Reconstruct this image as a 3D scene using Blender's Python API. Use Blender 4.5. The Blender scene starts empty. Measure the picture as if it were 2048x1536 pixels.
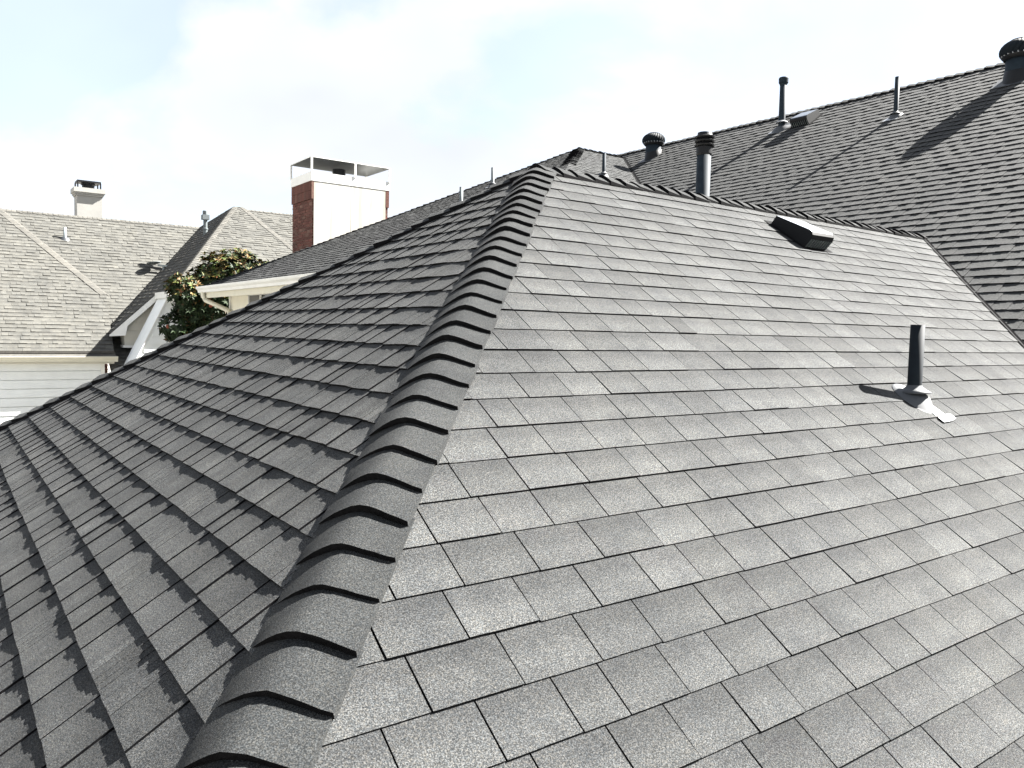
import bpy, math, random
from mathutils import Vector, Matrix

# ------------------------------------------------------------------ camera, sky, sun, exposure
E = 0.165            # one shingle exposure in metres: roof geometry below is laid out in these units
ZC = 4.7             # height of the camera (a small drone) above the ground
scene = bpy.context.scene
PSI, PITCH, ROLL = 0.940207, 0.0666808, 0.0232974
cr, sr, cp, sp = math.cos(ROLL), math.sin(ROLL), math.cos(PITCH), math.sin(PITCH)
def _w(g):           # gravity frame looking forward -> house axes
    return Vector((g[0] * math.sin(PSI) + g[1] * math.cos(PSI), -g[0] * math.cos(PSI) + g[1] * math.sin(PSI), g[2]))
c_right, c_up, c_fwd = _w((cr, sp * sr, cp * sr)), _w((-sr, sp * cr, cp * cr)), _w((0, cp, -sp))
cam_d = bpy.data.cameras.new('camera')
cam = bpy.data.objects.new('camera', cam_d)
scene.collection.objects.link(cam)
cam_d.sensor_width = 36.0
cam_d.lens = 36.0 * 1578.76 / 2048
cam_d.clip_start, cam_d.clip_end = 0.05, 4000
cam.matrix_world = Matrix(((c_right.x, c_up.x, -c_fwd.x, 0), (c_right.y, c_up.y, -c_fwd.y, 0), (c_right.z, c_up.z, -c_fwd.z, ZC), (0, 0, 0, 1)))
scene.camera = cam

SUN_EL, SUN_AZ = math.radians(43.6), math.radians(-14.0)     # azimuth measured from the +x house axis
sun_dir = Vector((math.cos(SUN_EL) * math.cos(SUN_AZ), math.cos(SUN_EL) * math.sin(SUN_AZ), math.sin(SUN_EL)))
sun_d = bpy.data.lights.new('sun', 'SUN')
sun_d.energy, sun_d.angle, sun_d.color = 5.0, math.radians(0.53), (1.0, 0.968, 0.92)
sun = bpy.data.objects.new('sun', sun_d)
scene.collection.objects.link(sun)
sun.rotation_euler = sun_dir.to_track_quat('Z', 'Y').to_euler()
sun.location = (20, -5, 30)

world = bpy.data.worlds.new('World')
scene.world = world
world.use_nodes = True
wn, wl = world.node_tree.nodes, world.node_tree.links
wn.clear()
w_out = wn.new('ShaderNodeOutputWorld')
w_bg = wn.new('ShaderNodeBackground')
w_sky = wn.new('ShaderNodeTexSky')
w_sky.sky_type = 'NISHITA'
w_sky.sun_disc = False
w_sky.sun_elevation = SUN_EL
w_sky.sun_rotation = math.pi / 2 - SUN_AZ
w_sky.air_density, w_sky.dust_density, w_sky.ozone_density = 1.0, 1.5, 1.0
w_bg.inputs['Strength'].default_value = 0.0325
w_tc = wn.new('ShaderNodeTexCoord')
w_map = wn.new('ShaderNodeMapping')
w_map.inputs['Scale'].default_value = (1.0, 1.0, 1.7)
w_map.inputs['Location'].default_value = (1.02, 2.33, 8.92)
w_n = wn.new('ShaderNodeTexNoise')
w_n.inputs['Scale'].default_value, w_n.inputs['Detail'].default_value = 2.9, 8.0
w_n.inputs['Roughness'].default_value, w_n.inputs['Distortion'].default_value = 0.52, 0.3
w_r = wn.new('ShaderNodeValToRGB')
w_r.color_ramp.elements[0].position, w_r.color_ramp.elements[0].color = 0.43, (0.55, 0.55, 0.55, 1)
w_r.color_ramp.elements[1].position, w_r.color_ramp.elements[1].color = 0.53, (1, 1, 1, 1)
w_n2 = wn.new('ShaderNodeTexNoise')
w_n2.inputs['Scale'].default_value, w_n2.inputs['Detail'].default_value = 1.7, 4.0
w_r2 = wn.new('ShaderNodeValToRGB')
w_r2.color_ramp.elements[0].position, w_r2.color_ramp.elements[0].color = 0.36, (3.15, 3.3, 3.6, 1)
w_r2.color_ramp.elements[1].position, w_r2.color_ramp.elements[1].color = 0.55, (3.8, 4.0, 4.4, 1)
w_mix = wn.new('ShaderNodeMixRGB')
wl.new(w_tc.outputs['Generated'], w_map.inputs['Vector'])
wl.new(w_map.outputs['Vector'], w_n.inputs['Vector'])
wl.new(w_map.outputs['Vector'], w_n2.inputs['Vector'])
wl.new(w_n.outputs['Fac'], w_r.inputs['Fac'])
wl.new(w_n2.outputs['Fac'], w_r2.inputs['Fac'])
wl.new(w_r.outputs['Color'], w_mix.inputs['Fac'])
wl.new(w_sky.outputs['Color'], w_mix.inputs['Color1'])
wl.new(w_r2.outputs['Color'], w_mix.inputs['Color2'])
wl.new(w_mix.outputs['Color'], w_bg.inputs['Color'])
wl.new(w_bg.outputs['Background'], w_out.inputs['Surface'])

scene.view_settings.view_transform = 'Standard'
scene.view_settings.look = 'None'
scene.view_settings.gamma = 1.0
scene.view_settings.exposure = 3.15
scene.view_settings.use_curve_mapping = False
scene.cycles.use_denoising = True
scene.cycles.max_bounces = 6
scene.cycles.caustics_reflective = scene.cycles.caustics_refractive = False
scene.cycles.sample_clamp_indirect = 3.0

# ------------------------------------------------------------------ materials
def new_mat(name):
    m = bpy.data.materials.new(name)
    m.use_nodes = True
    n = m.node_tree.nodes
    return m, n, m.node_tree.links, n['Principled BSDF']

def ramp(n, stops):
    r = n.new('ShaderNodeValToRGB')
    els = r.color_ramp.elements
    while len(els) < len(stops):
        els.new(0.5)
    for e, (p, c) in zip(els, stops):
        e.position = p
        e.color = (c[0], c[1], c[2], 1)
    return r

def mult(n, l, a, b, fac=1.0):
    x = n.new('ShaderNodeMixRGB')
    x.blend_type = 'MULTIPLY'
    x.inputs['Fac'].default_value = fac
    l.new(a, x.inputs['Color1'])
    l.new(b, x.inputs['Color2'])
    return x.outputs['Color']

def granule_mat(name, dark, mid, light, gran=265.0, bump=0.5, top_dark=0.72):
    """Mineral granules on an asphalt shingle: speckle, blotches, a per-piece tone and a shade band printed at the head of each tab."""
    m, n, l, b = new_mat(name)
    geo = n.new('ShaderNodeNewGeometry')
    no = n.new('ShaderNodeTexNoise')
    no.inputs['Scale'].default_value, no.inputs['Detail'].default_value, no.inputs['Roughness'].default_value = gran, 3.0, 0.75
    l.new(geo.outputs['Position'], no.inputs['Vector'])
    r = ramp(n, [(0.33, dark), (0.50, mid), (0.64, light)])
    l.new(no.outputs['Fac'], r.inputs['Fac'])
    hue = n.new('ShaderNodeTexNoise')
    hue.inputs['Scale'].default_value, hue.inputs['Detail'].default_value = gran * 0.62, 1.0
    l.new(geo.outputs['Position'], hue.inputs['Vector'])
    rh = ramp(n, [(0.32, (0.95, 1.0, 1.03)), (0.5, (1, 1, 1)), (0.68, (1.05, 1.01, 0.94))])
    l.new(hue.outputs['Fac'], rh.inputs['Fac'])
    bl = n.new('ShaderNodeTexNoise')
    bl.inputs['Scale'].default_value, bl.inputs['Detail'].default_value, bl.inputs['Roughness'].default_value = 7.0, 4.0, 0.6
    l.new(geo.outputs['Position'], bl.inputs['Vector'])
    rb = ramp(n, [(0.3, (0.80, 0.81, 0.83)), (0.5, (1, 1, 1)), (0.72, (1.16, 1.15, 1.13))])
    l.new(bl.outputs['Fac'], rb.inputs['Fac'])
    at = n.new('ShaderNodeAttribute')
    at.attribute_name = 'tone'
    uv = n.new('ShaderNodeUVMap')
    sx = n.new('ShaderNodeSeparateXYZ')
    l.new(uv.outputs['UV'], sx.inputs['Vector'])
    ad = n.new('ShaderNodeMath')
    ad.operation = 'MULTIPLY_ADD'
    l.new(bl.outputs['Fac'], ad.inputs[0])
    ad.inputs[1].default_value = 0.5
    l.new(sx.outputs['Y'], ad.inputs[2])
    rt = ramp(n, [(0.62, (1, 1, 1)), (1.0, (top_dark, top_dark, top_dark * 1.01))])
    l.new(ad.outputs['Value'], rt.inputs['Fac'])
    big = n.new('ShaderNodeTexNoise')
    big.inputs['Scale'].default_value, big.inputs['Detail'].default_value, big.inputs['Distortion'].default_value = 1.1, 5.0, 0.6
    l.new(geo.outputs['Position'], big.inputs['Vector'])
    rg = ramp(n, [(0.30, (0.88, 0.885, 0.89)), (0.5, (1, 1, 1)), (0.70, (1.10, 1.095, 1.08))])
    l.new(big.outputs['Fac'], rg.inputs['Fac'])
    c = mult(n, l, r.outputs['Color'], rh.outputs['Color'])
    c = mult(n, l, c, rg.outputs['Color'])
    c = mult(n, l, c, rb.outputs['Color'])
    c = mult(n, l, c, at.outputs['Color'])
    c = mult(n, l, c, rt.outputs['Color'])
    l.new(c, b.inputs['Base Color'])
    b.inputs['Roughness'].default_value = 0.95
    b.inputs['Specular IOR Level'].default_value = 0.12
    if 'Diffuse Roughness' in b.inputs:
        b.inputs['Diffuse Roughness'].default_value = 0.0
    bp = n.new('ShaderNodeBump')
    bp.inputs['Strength'].default_value, bp.inputs['Distance'].default_value = bump, 0.0025
    l.new(no.outputs['Fac'], bp.inputs['Height'])
    l.new(bp.outputs['Normal'], b.inputs['Normal'])
    return m

def plain_mat(name, col, rough=0.6, metal=0.0, vary=0.0, scale=6.0, bump=0.0, spec=0.5):
    m, n, l, b = new_mat(name)
    b.inputs['Roughness'].default_value, b.inputs['Metallic'].default_value = rough, metal
    b.inputs['Specular IOR Level'].default_value = spec
    if vary > 0:
        geo = n.new('ShaderNodeNewGeometry')
        no = n.new('ShaderNodeTexNoise')
        no.inputs['Scale'].default_value, no.inputs['Detail'].default_value = scale, 6.0
        l.new(geo.outputs['Position'], no.inputs['Vector'])
        r = ramp(n, [(0.3, [x * (1 - vary) for x in col]), (0.7, [min(1, x * (1 + vary)) for x in col])])
        l.new(no.outputs['Fac'], r.inputs['Fac'])
        l.new(r.outputs['Color'], b.inputs['Base Color'])
        if bump:
            bp = n.new('ShaderNodeBump')
            bp.inputs['Strength'].default_value, bp.inputs['Distance'].default_value = bump, 0.01
            l.new(no.outputs['Fac'], bp.inputs['Height'])
            l.new(bp.outputs['Normal'], b.inputs['Normal'])
    else:
        b.inputs['Base Color'].default_value = (*col, 1)
    return m

def tone_mat(name, col, rough=0.7, vary=0.25, scale=30.0, bump=0.0, trans=0.0):
    """base colour times the 'tint' colour attribute, with a little noise"""
    m, n, l, b = new_mat(name)
    at = n.new('ShaderNodeAttribute')
    at.attribute_name = 'tint'
    geo = n.new('ShaderNodeNewGeometry')
    no = n.new('ShaderNodeTexNoise')
    no.inputs['Scale'].default_value, no.inputs['Detail'].default_value = scale, 4.0
    l.new(geo.outputs['Position'], no.inputs['Vector'])
    r = ramp(n, [(0.3, [x * (1 - vary) for x in col]), (0.7, [x * (1 + vary) for x in col])])
    l.new(no.outputs['Fac'], r.inputs['Fac'])
    l.new(mult(n, l, r.outputs['Color'], at.outputs['Color']), b.inputs['Base Color'])
    b.inputs['Roughness'].default_value = rough
    b.inputs['Specular IOR Level'].default_value = 0.2
    return m

M = {}
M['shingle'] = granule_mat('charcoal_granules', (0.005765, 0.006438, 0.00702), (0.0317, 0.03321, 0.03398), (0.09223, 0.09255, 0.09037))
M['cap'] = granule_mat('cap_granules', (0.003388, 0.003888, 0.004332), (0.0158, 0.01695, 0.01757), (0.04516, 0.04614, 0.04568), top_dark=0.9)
M['core'] = plain_mat('asphalt_core', (0.0045, 0.0045, 0.005), 0.9, vary=0.4, scale=80, spec=0.05)
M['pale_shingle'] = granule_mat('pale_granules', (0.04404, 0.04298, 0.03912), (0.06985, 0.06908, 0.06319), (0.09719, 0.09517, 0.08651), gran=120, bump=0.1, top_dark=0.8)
M['pale_core'] = plain_mat('pale_core', (0.06, 0.057, 0.051), 0.9, vary=0.2, scale=20, spec=0.2)
M['slate_paint'] = plain_mat('slate_paint', (0.01078, 0.01694, 0.0231), 0.7, vary=0.18, scale=14, spec=0.12)
M['navy_paint'] = plain_mat('navy_paint', (0.00539, 0.00847, 0.01155), 0.7, vary=0.18, scale=14, spec=0.12)
M['black_metal'] = plain_mat('black_metal', (0.004, 0.0045, 0.0055), 0.5, vary=0.2, scale=12, spec=0.2)
M['bright_metal'] = plain_mat('bright_metal', (0.2618, 0.2733, 0.2888), 0.5, metal=0.2, vary=0.08, scale=20)
M['lead_grey'] = plain_mat('lead_grey', (0.0231, 0.02695, 0.03157), 0.6, vary=0.15, scale=18)
M['galvanised'] = plain_mat('galvanised', (0.2156, 0.2464, 0.2541), 0.5, metal=0.2, vary=0.12, scale=16)
M['white_paint'] = plain_mat('white_paint', (0.63, 0.63, 0.603), 0.55, vary=0.05, scale=5)
M['cream_paint'] = plain_mat('cream_paint', (0.54, 0.5175, 0.423), 0.5, vary=0.05, scale=5)
M['stucco'] = plain_mat('stucco', (0.3942, 0.3863, 0.3567), 0.9, vary=0.06, scale=2.5, bump=0.1)
_st = M['stucco'].node_tree
_b = _st.nodes['Principled BSDF']
_src = _b.inputs['Base Color'].links[0].from_socket
_g = _st.nodes.new('ShaderNodeNewGeometry')
_mp = _st.nodes.new('ShaderNodeMapping')
_mp.inputs['Scale'].default_value = (7.0, 7.0, 0.35)
_n = _st.nodes.new('ShaderNodeTexNoise')
_n.inputs['Scale'].default_value, _n.inputs['Detail'].default_value = 1.0, 5.0
_st.links.new(_g.outputs['Position'], _mp.inputs['Vector'])
_st.links.new(_mp.outputs['Vector'], _n.inputs['Vector'])
_rr = ramp(_st.nodes, [(0.34, (0.80, 0.78, 0.72)), (0.52, (1, 1, 1))])
_st.links.new(_n.outputs['Fac'], _rr.inputs['Fac'])
_st.links.new(mult(_st.nodes, _st.links, _src, _rr.outputs['Color']), _b.inputs['Base Color'])
M['siding'] = plain_mat('white_siding', (0.666, 0.6885, 0.684), 0.6, vary=0.05, scale=3)
M['cream_siding'] = plain_mat('cream_siding', (0.648, 0.621, 0.522), 0.6, vary=0.05, scale=3)
M['pale_stucco'] = plain_mat('pale_stucco', (0.2772, 0.2725, 0.2542), 0.9, vary=0.06, scale=2.5, bump=0.1)
M['mortar'] = plain_mat('mortar', (0.27, 0.24, 0.21), 0.95, vary=0.15, scale=30)
M['brick'] = tone_mat('red_brick', (0.08809, 0.03881, 0.03049), 0.9, 0.35, 40)
M['glass'] = plain_mat('window_glass', (0.02, 0.025, 0.03), 0.05)
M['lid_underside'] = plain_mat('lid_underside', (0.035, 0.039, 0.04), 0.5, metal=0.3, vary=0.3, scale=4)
M['screen'] = plain_mat('window_screen', (0.10, 0.10, 0.095), 0.8)
M['bark'] = plain_mat('bark', (0.07, 0.055, 0.04), 0.9, vary=0.35, scale=25, bump=0.6)
M['leaf'] = tone_mat('magnolia_leaf', (1.0, 1.0, 1.0), 0.6, 0.2, 40)
M['bounce_ground'] = plain_mat('pale_bounce_ground', (0.2618, 0.2503, 0.2233), 0.95, vary=0.2, scale=1.5, bump=0.2)  # pale surface made up for the unseen ground, to bounce light onto walls
M['zinc'] = plain_mat('dull_zinc', (0.0847, 0.1001, 0.104), 0.6, metal=0.1, vary=0.15, scale=16)
M['seed_cone'] = plain_mat('seed_cone', (0.1694, 0.0385, 0.0154), 0.7, vary=0.3, scale=60)
M['soffit'] = plain_mat('soffit_paint', (0.495, 0.477, 0.414), 0.7)

# ------------------------------------------------------------------ mesh helpers
ORG = {}
def V(x, y, z):
    return Vector((x * E, y * E, z * E + ZC))

def link(o, parent=None, origin=Vector((0, 0, 0))):
    scene.collection.objects.link(o)
    ORG[o.name] = origin.copy()
    if parent is not None:
        o.parent = parent
        o.location = origin - ORG[parent.name]
    else:
        o.location = origin
    return o

class MB:
    """collects faces in metres, then links them as one mesh object"""
    def __init__(self):
        self.v, self.f, self.mi, self.tone, self.uv, self.tint = [], [], [], [], [], []
    def face(self, pts, mi=0, tone=1.0, uv=None, tint=None):
        i = len(self.v)
        self.v += [tuple(p) for p in pts]
        self.f.append(tuple(range(i, i + len(pts))))
        self.mi.append(mi)
        self.tone.append(tone)
        self.uv.append(uv or [(0.0, 0.0)] * len(pts))
        self.tint.append(tint or (1, 1, 1))
    def grid(self, rows, mi=0, tone=1.0, closed=False, tint=None, uvs=None):
        """rows of points sharing vertices: smooth shading works across the grid"""
        i0, w = len(self.v), len(rows[0])
        for r in rows:
            self.v += [tuple(p) for p in r]
        for a in range(len(rows) - 1):
            for b in range(w if closed else w - 1):
                c = (b + 1) % w
                self.f.append((i0 + a * w + b, i0 + a * w + c, i0 + (a + 1) * w + c, i0 + (a + 1) * w + b))
                self.mi.append(mi)
                self.tone.append(tone)
                if uvs:
                    self.uv.append([uvs[a][b], uvs[a][c], uvs[a + 1][c], uvs[a + 1][b]])
                else:
                    self.uv.append([(0.0, 0.0)] * 4)
                self.tint.append(tint or (1, 1, 1))
    def box(self, lo, hi, mi=0, tint=None):
        x0, y0, z0 = lo
        x1, y1, z1 = hi
        p = [Vector(q) for q in ((x0, y0, z0), (x1, y0, z0), (x1, y1, z0), (x0, y1, z0), (x0, y0, z1), (x1, y0, z1), (x1, y1, z1), (x0, y1, z1))]
        for q in ((0, 3, 2, 1), (4, 5, 6, 7), (0, 1, 5, 4), (1, 2, 6, 5), (2, 3, 7, 6), (3, 0, 4, 7)):
            self.face([p[k] for k in q], mi, tint=tint)
    def prism(self, poly, d, mi=0, mi_side=None):
        """closed prism: poly (list of Vector) swept by vector d"""
        q = [p + d for p in poly]
        self.face(poly[::-1], mi)
        self.face(q, mi)
        k = len(poly)
        for i in range(k):
            j = (i + 1) % k
            self.face([poly[i], poly[j], q[j], q[i]], mi if mi_side is None else mi_side)
    def bar(self, a, b, w, h, up=Vector((0, 0, 1)), mi=0):
        d = (b - a).normalized()
        s = d.cross(up).normalized() * (w / 2)
        u = s.cross(d).normalized() * (h / 2)
        self.prism([a - s - u, a + s - u, a + s + u, a - s + u], b - a, mi)
    def lathe(self, prof, c, axis=Vector((0, 0, 1)), n=20, mi=0, cap0=False, cap1=False):
        """prof: (radius, height) pairs in metres along axis from c"""
        axis = axis.normalized()
        t = Vector((1, 0, 0)) if abs(axis.x) < 0.9 else Vector((0, 1, 0))
        a = axis.cross(t).normalized()
        b = axis.cross(a)
        rows = [[c + axis * h + (a * math.cos(2 * math.pi * k / n) + b * math.sin(2 * math.pi * k / n)) * r for k in range(n)] for r, h in prof]
        self.grid(rows, mi, closed=True)
        if cap0:
            self.face(rows[0][::-1], mi)
        if cap1:
            self.face(rows[-1], mi)
    def build(self, name, mats, parent=None, origin=None, smooth=False, kind=None, label=None):
        if origin is None:
            origin = Vector(self.v[0]) if parent is not None else Vector((0, 0, 0))
        me = bpy.data.meshes.new(name)
        me.from_pydata([(x - origin.x, y - origin.y, z - origin.z) for x, y, z in self.v], [], self.f)
        for mt in mats:
            me.materials.append(M[mt])
        me.polygons.foreach_set('material_index', self.mi)
        at = me.attributes.new('tone', 'FLOAT', 'FACE')
        at.data.foreach_set('value', self.tone)
        if any(t != (1, 1, 1) for t in self.tint) or 'brick' in mats or 'leaf' in mats:
            tt = me.attributes.new('tint', 'FLOAT_COLOR', 'FACE')
            tt.data.foreach_set('color', [c for t in self.tint for c in (t[0], t[1], t[2], 1.0)])
        ul = me.uv_layers.new(name='UVMap')
        ul.data.foreach_set('uv', [c for f in self.uv for p in f for c in p])
        if smooth:
            me.polygons.foreach_set('use_smooth', [True] * len(me.polygons))
        me.update()
        o = bpy.data.objects.new(name, me)
        link(o, parent, origin)
        if kind:
            o['kind'] = kind
        if label:
            o['label'] = label
        return o

def empty(name, loc, label=None, cat=None, group=None):
    o = bpy.data.objects.new(name, None)
    o.empty_display_size = 0.2
    link(o, None, loc)
    if label:
        o['label'] = label
    if cat:
        o['category'] = cat
    if group:
        o['group'] = group
    return o

def clip(poly, half):
    """Sutherland-Hodgman: keep a*u + b*s <= c"""
    a, b, c = half
    out = []
    k = len(poly)
    for i in range(k):
        p, q = poly[i], poly[(i + 1) % k]
        dp, dq = a * p[0] + b * p[1] - c, a * q[0] + b * q[1] - c
        if dp <= 0:
            out.append(p)
        if (dp < 0 < dq) or (dq < 0 < dp):
            t = dp / (dp - dq)
            out.append((p[0] + (q[0] - p[0]) * t, p[1] + (q[1] - p[1]) * t))
    return out

def poly_halves(poly):
    """half planes of a convex polygon given counter-clockwise in (u, s)"""
    h = []
    for i in range(len(poly)):
        p, q = poly[i], poly[(i + 1) % len(poly)]
        dx, dy = q[0] - p[0], q[1] - p[1]
        a, b = dy, -dx
        h.append((a, b, a * p[0] + b * p[1]))
    return h

class Slope:
    """a roof plane: origin O (exposure units), U horizontal to the right seen from outside, S up the slope, N outwards"""
    def __init__(self, O, U, rise):
        self.O, self.U = Vector(O), Vector(U).normalized()
        back = Vector((0, 0, 1)).cross(self.U)          # horizontal direction into the roof
        self.S = (back + Vector((0, 0, rise))).normalized()
        self.N = self.U.cross(self.S).normalized()
    def p(self, u, s, h=0.0):
        q = self.O + self.U * u + self.S * s + self.N * h
        return V(q.x, q.y, q.z)
    def us(self, x, y, z):
        d = Vector((x, y, z)) - self.O
        return d.dot(self.U), d.dot(self.S)

def tabs_on(sl, poly, seed, wmin=1.15, wmax=1.85, strips=(3, 5), th=0.036, drop=0.024, gap=0.028, expo=1.0, s_off=0.0, under=-0.075, tone_var=0.12, keep=None, jitter=0.012, wide=1.0, th_var=(0.85, 1.2), strip_tone=0.055, narrow=0.12):
    """yield one MB per shingle tab, clipped to the convex polygon"""
    rnd = random.Random(seed)
    halves = poly_halves(poly)
    u0, u1 = min(p[0] for p in poly), max(p[0] for p in poly)
    s0, s1 = min(p[1] for p in poly), max(p[1] for p in poly)
    k = math.floor((s0 - s_off) / expo) - 1
    while True:
        sb = s_off + k * expo
        k += 1
        if sb > s1:
            break
        row_tone = 1.0 + rnd.uniform(-0.03, 0.03)
        u = u0 - 2 - rnd.random() * 2
        sag = rnd.uniform(-1, 1) * 0.012
        ph = rnd.random() * 6
        while u < u1:
            w = rnd.uniform(wmin, wmax) * wide
            if rnd.random() < narrow:
                w *= 0.62
            ns = rnd.randint(*strips)
            cuts = sorted([0.0, 1.0] + [(i + rnd.uniform(-0.28, 0.28)) / ns for i in range(1, ns)])
            dtot = drop * rnd.uniform(0.55, 1.25)
            flip = rnd.random() < 0.12
            tone = row_tone * (1 + rnd.gauss(0, tone_var))
            butt = sb + rnd.uniform(-jitter, jitter) + sag * math.sin(u * 0.35 + ph)
            thick = th * rnd.uniform(*th_var)
            ua, ub = u + gap / 2, u + w - gap / 2
            mb, ctr = MB(), None
            if ub > u0 and ua < u1 and not (keep and not keep(sl.O + sl.U * (u + w / 2) + sl.S * (sb + 0.5))):
                for i in range(len(cuts) - 1):
                    fr = i / max(1, ns - 1)
                    if flip:
                        fr = 1 - fr
                    d = -dtot * (1 - fr)
                    a, b = ua + (ub - ua) * cuts[i], ua + (ub - ua) * cuts[i + 1]
                    sj = butt + rnd.uniform(-0.004, 0.004)
                    quad = [(a, sj), (b, sj), (b, sb + expo * 1.10), (a, sb + expo * 1.10)]
                    for h in halves:
                        quad = clip(quad, h)
                        if len(quad) < 3:
                            break
                    if len(quad) < 3:
                        continue
                    hz = lambda s: thick * (1 - (s - sj) / (expo * 1.12)) + d
                    top = [sl.p(q[0], q[1], hz(q[1])) for q in quad]
                    bot = [sl.p(q[0], q[1], under) for q in quad]
                    tn = max(0.45, tone * (1 + rnd.gauss(0, strip_tone)))
                    mb.face(top, 0, tn, [(q[0] - u, (q[1] - sb) / expo) for q in quad])
                    m_ = len(quad)
                    for e in range(m_):
                        g = (e + 1) % m_
                        if abs(quad[e][1] - quad[g][1]) < 1e-6 and quad[e][1] > sb + expo * 1.05:
                            continue
                        inner = abs(quad[e][0] - quad[g][0]) < 1e-6 and ua + 1e-4 < quad[e][0] < ub - 1e-4
                        mb.face([top[g], top[e], bot[e], bot[g]], 0 if inner else 1, tn, [(0.2, 0.3)] * 4)
                if mb.f:
                    yield mb, sl.p(u + w / 2, sb + 0.45 * expo, 0)
            u += w

def shingle_slope(parent, name, sl, poly, seed, singles=0, mats=('shingle', 'core'), label=None, **kw):
    """deck sheet as the part; the tabs that show largest are its sub-parts, the rest one sub-part of kind stuff"""
    deck = MB()
    deck.face([sl.p(u, s, -0.07) for u, s in poly], 0)
    part = deck.build(name, (mats[1],), parent, label=label)
    tabs = list(tabs_on(sl, poly, seed, **kw))
    cpos = Vector((0, 0, ZC))
    def in_view(c):
        d = c - cpos
        f = d.dot(c_fwd)
        if f < 0.2:
            return False
        x, y = d.dot(c_right) / f * 1578.8, d.dot(c_up) / f * 1578.8
        return -1090 < x < 1090 and -830 < y < 830
    tabs.sort(key=lambda t: ((0 if in_view(t[1]) else 1e6) + (t[1] - cpos).length))
    rest = MB()
    for i, (mb, c) in enumerate(tabs):
        if i < singles and in_view(c):
            mb.build('shingle', mats, part)
        else:
            o = len(rest.v)
            rest.v += mb.v
            rest.f += [tuple(a + o for a in f) for f in mb.f]
            rest.mi += mb.mi
            rest.tone += mb.tone
            rest.uv += mb.uv
            rest.tint += mb.tint
    if rest.f:
        rest.build('shingles', mats, part, kind='stuff')
    return part

def cap_run(parent, name, P0, D, pa, pb, n, seed, step=1.0, w=0.95, eps=0.33, hf=0.22, hb=0.06, front=0.155, side_shade=False, flare=0.0, mats=('cap', 'core'), singles=True, cols=10, wob=1.0, flat=(0.0, 0.0)):
    """overlapping ridge caps: P0 lowest/front point on the ridge line, D direction towards which each next cap lies (its head),
    pa / pb unit directions down the two roof planes, square to the ridge. All in exposure units."""
    rnd = random.Random(seed)
    D = D.normalized()
    b, a = (pb - pa) / 2, (pa + pb) / 2
    up = -a.normalized()
    base = MB()
    L = n * step
    for sgn in (-1, 1):
        pr = pb if sgn > 0 else pa
        q = [P0, P0 + D * L, P0 + D * L + pr * w * 0.9, P0 + pr * w * 0.9]
        base.face([V(*(x - up * 0.03)) for x in q], 0)
    part = base.build(name, (mats[1],), parent)
    rest = MB()
    for i in range(n):
        t0 = i * step + rnd.uniform(-0.05, 0.05) * wob
        ln = step * 1.22
        ww = w * rnd.uniform(0.975, 1.03)
        skew = rnd.uniform(-0.05, 0.05) * wob
        sh = rnd.uniform(-0.03, 0.03) * wob
        hfr = hf * rnd.uniform(0.88, 1.14)
        tn = 1 + rnd.gauss(0, 0.08)
        ep = eps * rnd.uniform(0.6, 1.2)
        crest = rnd.uniform(-0.06, 0.06) * wob
        fray = [rnd.uniform(-0.012, 0.012) for _ in range(cols + 1)]
        mb = MB()
        def pt(q, t, drop=0.0):
            h = (hfr + (hb - hfr) * (t / ln)) * (1 - (flat[0] if q < 0 else flat[1]) * q * q)
            drop *= 1 - (flat[0] if q < 0 else flat[1]) * q * q
            qc = q - crest * (1 - q * q)
            fr_ = fray[int(round((q + 1) / 2 * cols))] if t == 0 else 0.0
            c = P0 + D * (t0 + t + skew * q + fr_) + b * (ww * q + sh) + a * (ww * math.sqrt(qc * qc + ep * ep) - ww * ep * 0.55)
            return V(*(c + up * (h - drop + flare * max(0.0, q) ** 3)))
        qs = [-1 + 2 * k / cols for k in range(cols + 1)]
        ts = [0.0, ln * 0.33, ln * 0.66, ln]
        rows = [[pt(q, t) for q in qs] for t in ts]
        mb.grid(rows, 0, tn, uvs=[[(q, t / ln * 0.6) for q in qs] for t in ts])
        fr = front * rnd.uniform(0.85, 1.2)
        for k in range(cols):
            p, q = qs[k], qs[k + 1]
            mb.face([pt(q, 0), pt(p, 0), pt(p, 0, fr), pt(q, 0, fr)], 1)
        for q in (-1, 1):
            for k in range(3):
                e0, e1 = fr * (1 - ts[k] / ln), fr * (1 - ts[k + 1] / ln)
                mb.face([pt(q, ts[k]), pt(q, ts[k + 1]), pt(q, ts[k + 1], e1 + 0.05), pt(q, ts[k], e0 + 0.05)], 1 if side_shade else 0, tn)  # core-coloured sides paint in the shaded gap under the cap edge
        if singles:
            o = mb.build('ridge_cap', mats, part)
            o.data.polygons.foreach_set('use_smooth', [pl.material_index == 0 and pl.index < cols * 3 for pl in o.data.polygons])
        else:
            o_ = len(rest.v)
            rest.v += mb.v
            rest.f += [tuple(x + o_ for x in f) for f in mb.f]
            rest.mi += mb.mi
            rest.tone += mb.tone
            rest.uv += mb.uv
            rest.tint += mb.tint
    if rest.f:
        rest.build('ridge_caps', mats, part, kind='stuff')
    return part

# ------------------------------------------------------------------ ground
g = MB()
g.face([Vector((-600, -600, 0)), Vector((600, -600, 0)), Vector((600, 600, 0)), Vector((-600, 600, 0))])
go = g.build('ground', ('bounce_ground',))
go['kind'] = 'structure'
go['label'] = 'unseen ground around the houses, made pale to bounce light up'
go['category'] = 'ground'

# ------------------------------------------------------------------ the near house
MM = 8 / 12
A8 = math.atan(MM)
YR, ZR = 29.02, 7.52          # near wing: ridge line y, z
AX = 22.33                    # its hip apex x
house = empty('house', Vector((60 * E, 45 * E, 0)), 'large house with charcoal shingle roofs, hipped wings and a brick and stucco chimney', 'house')

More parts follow.
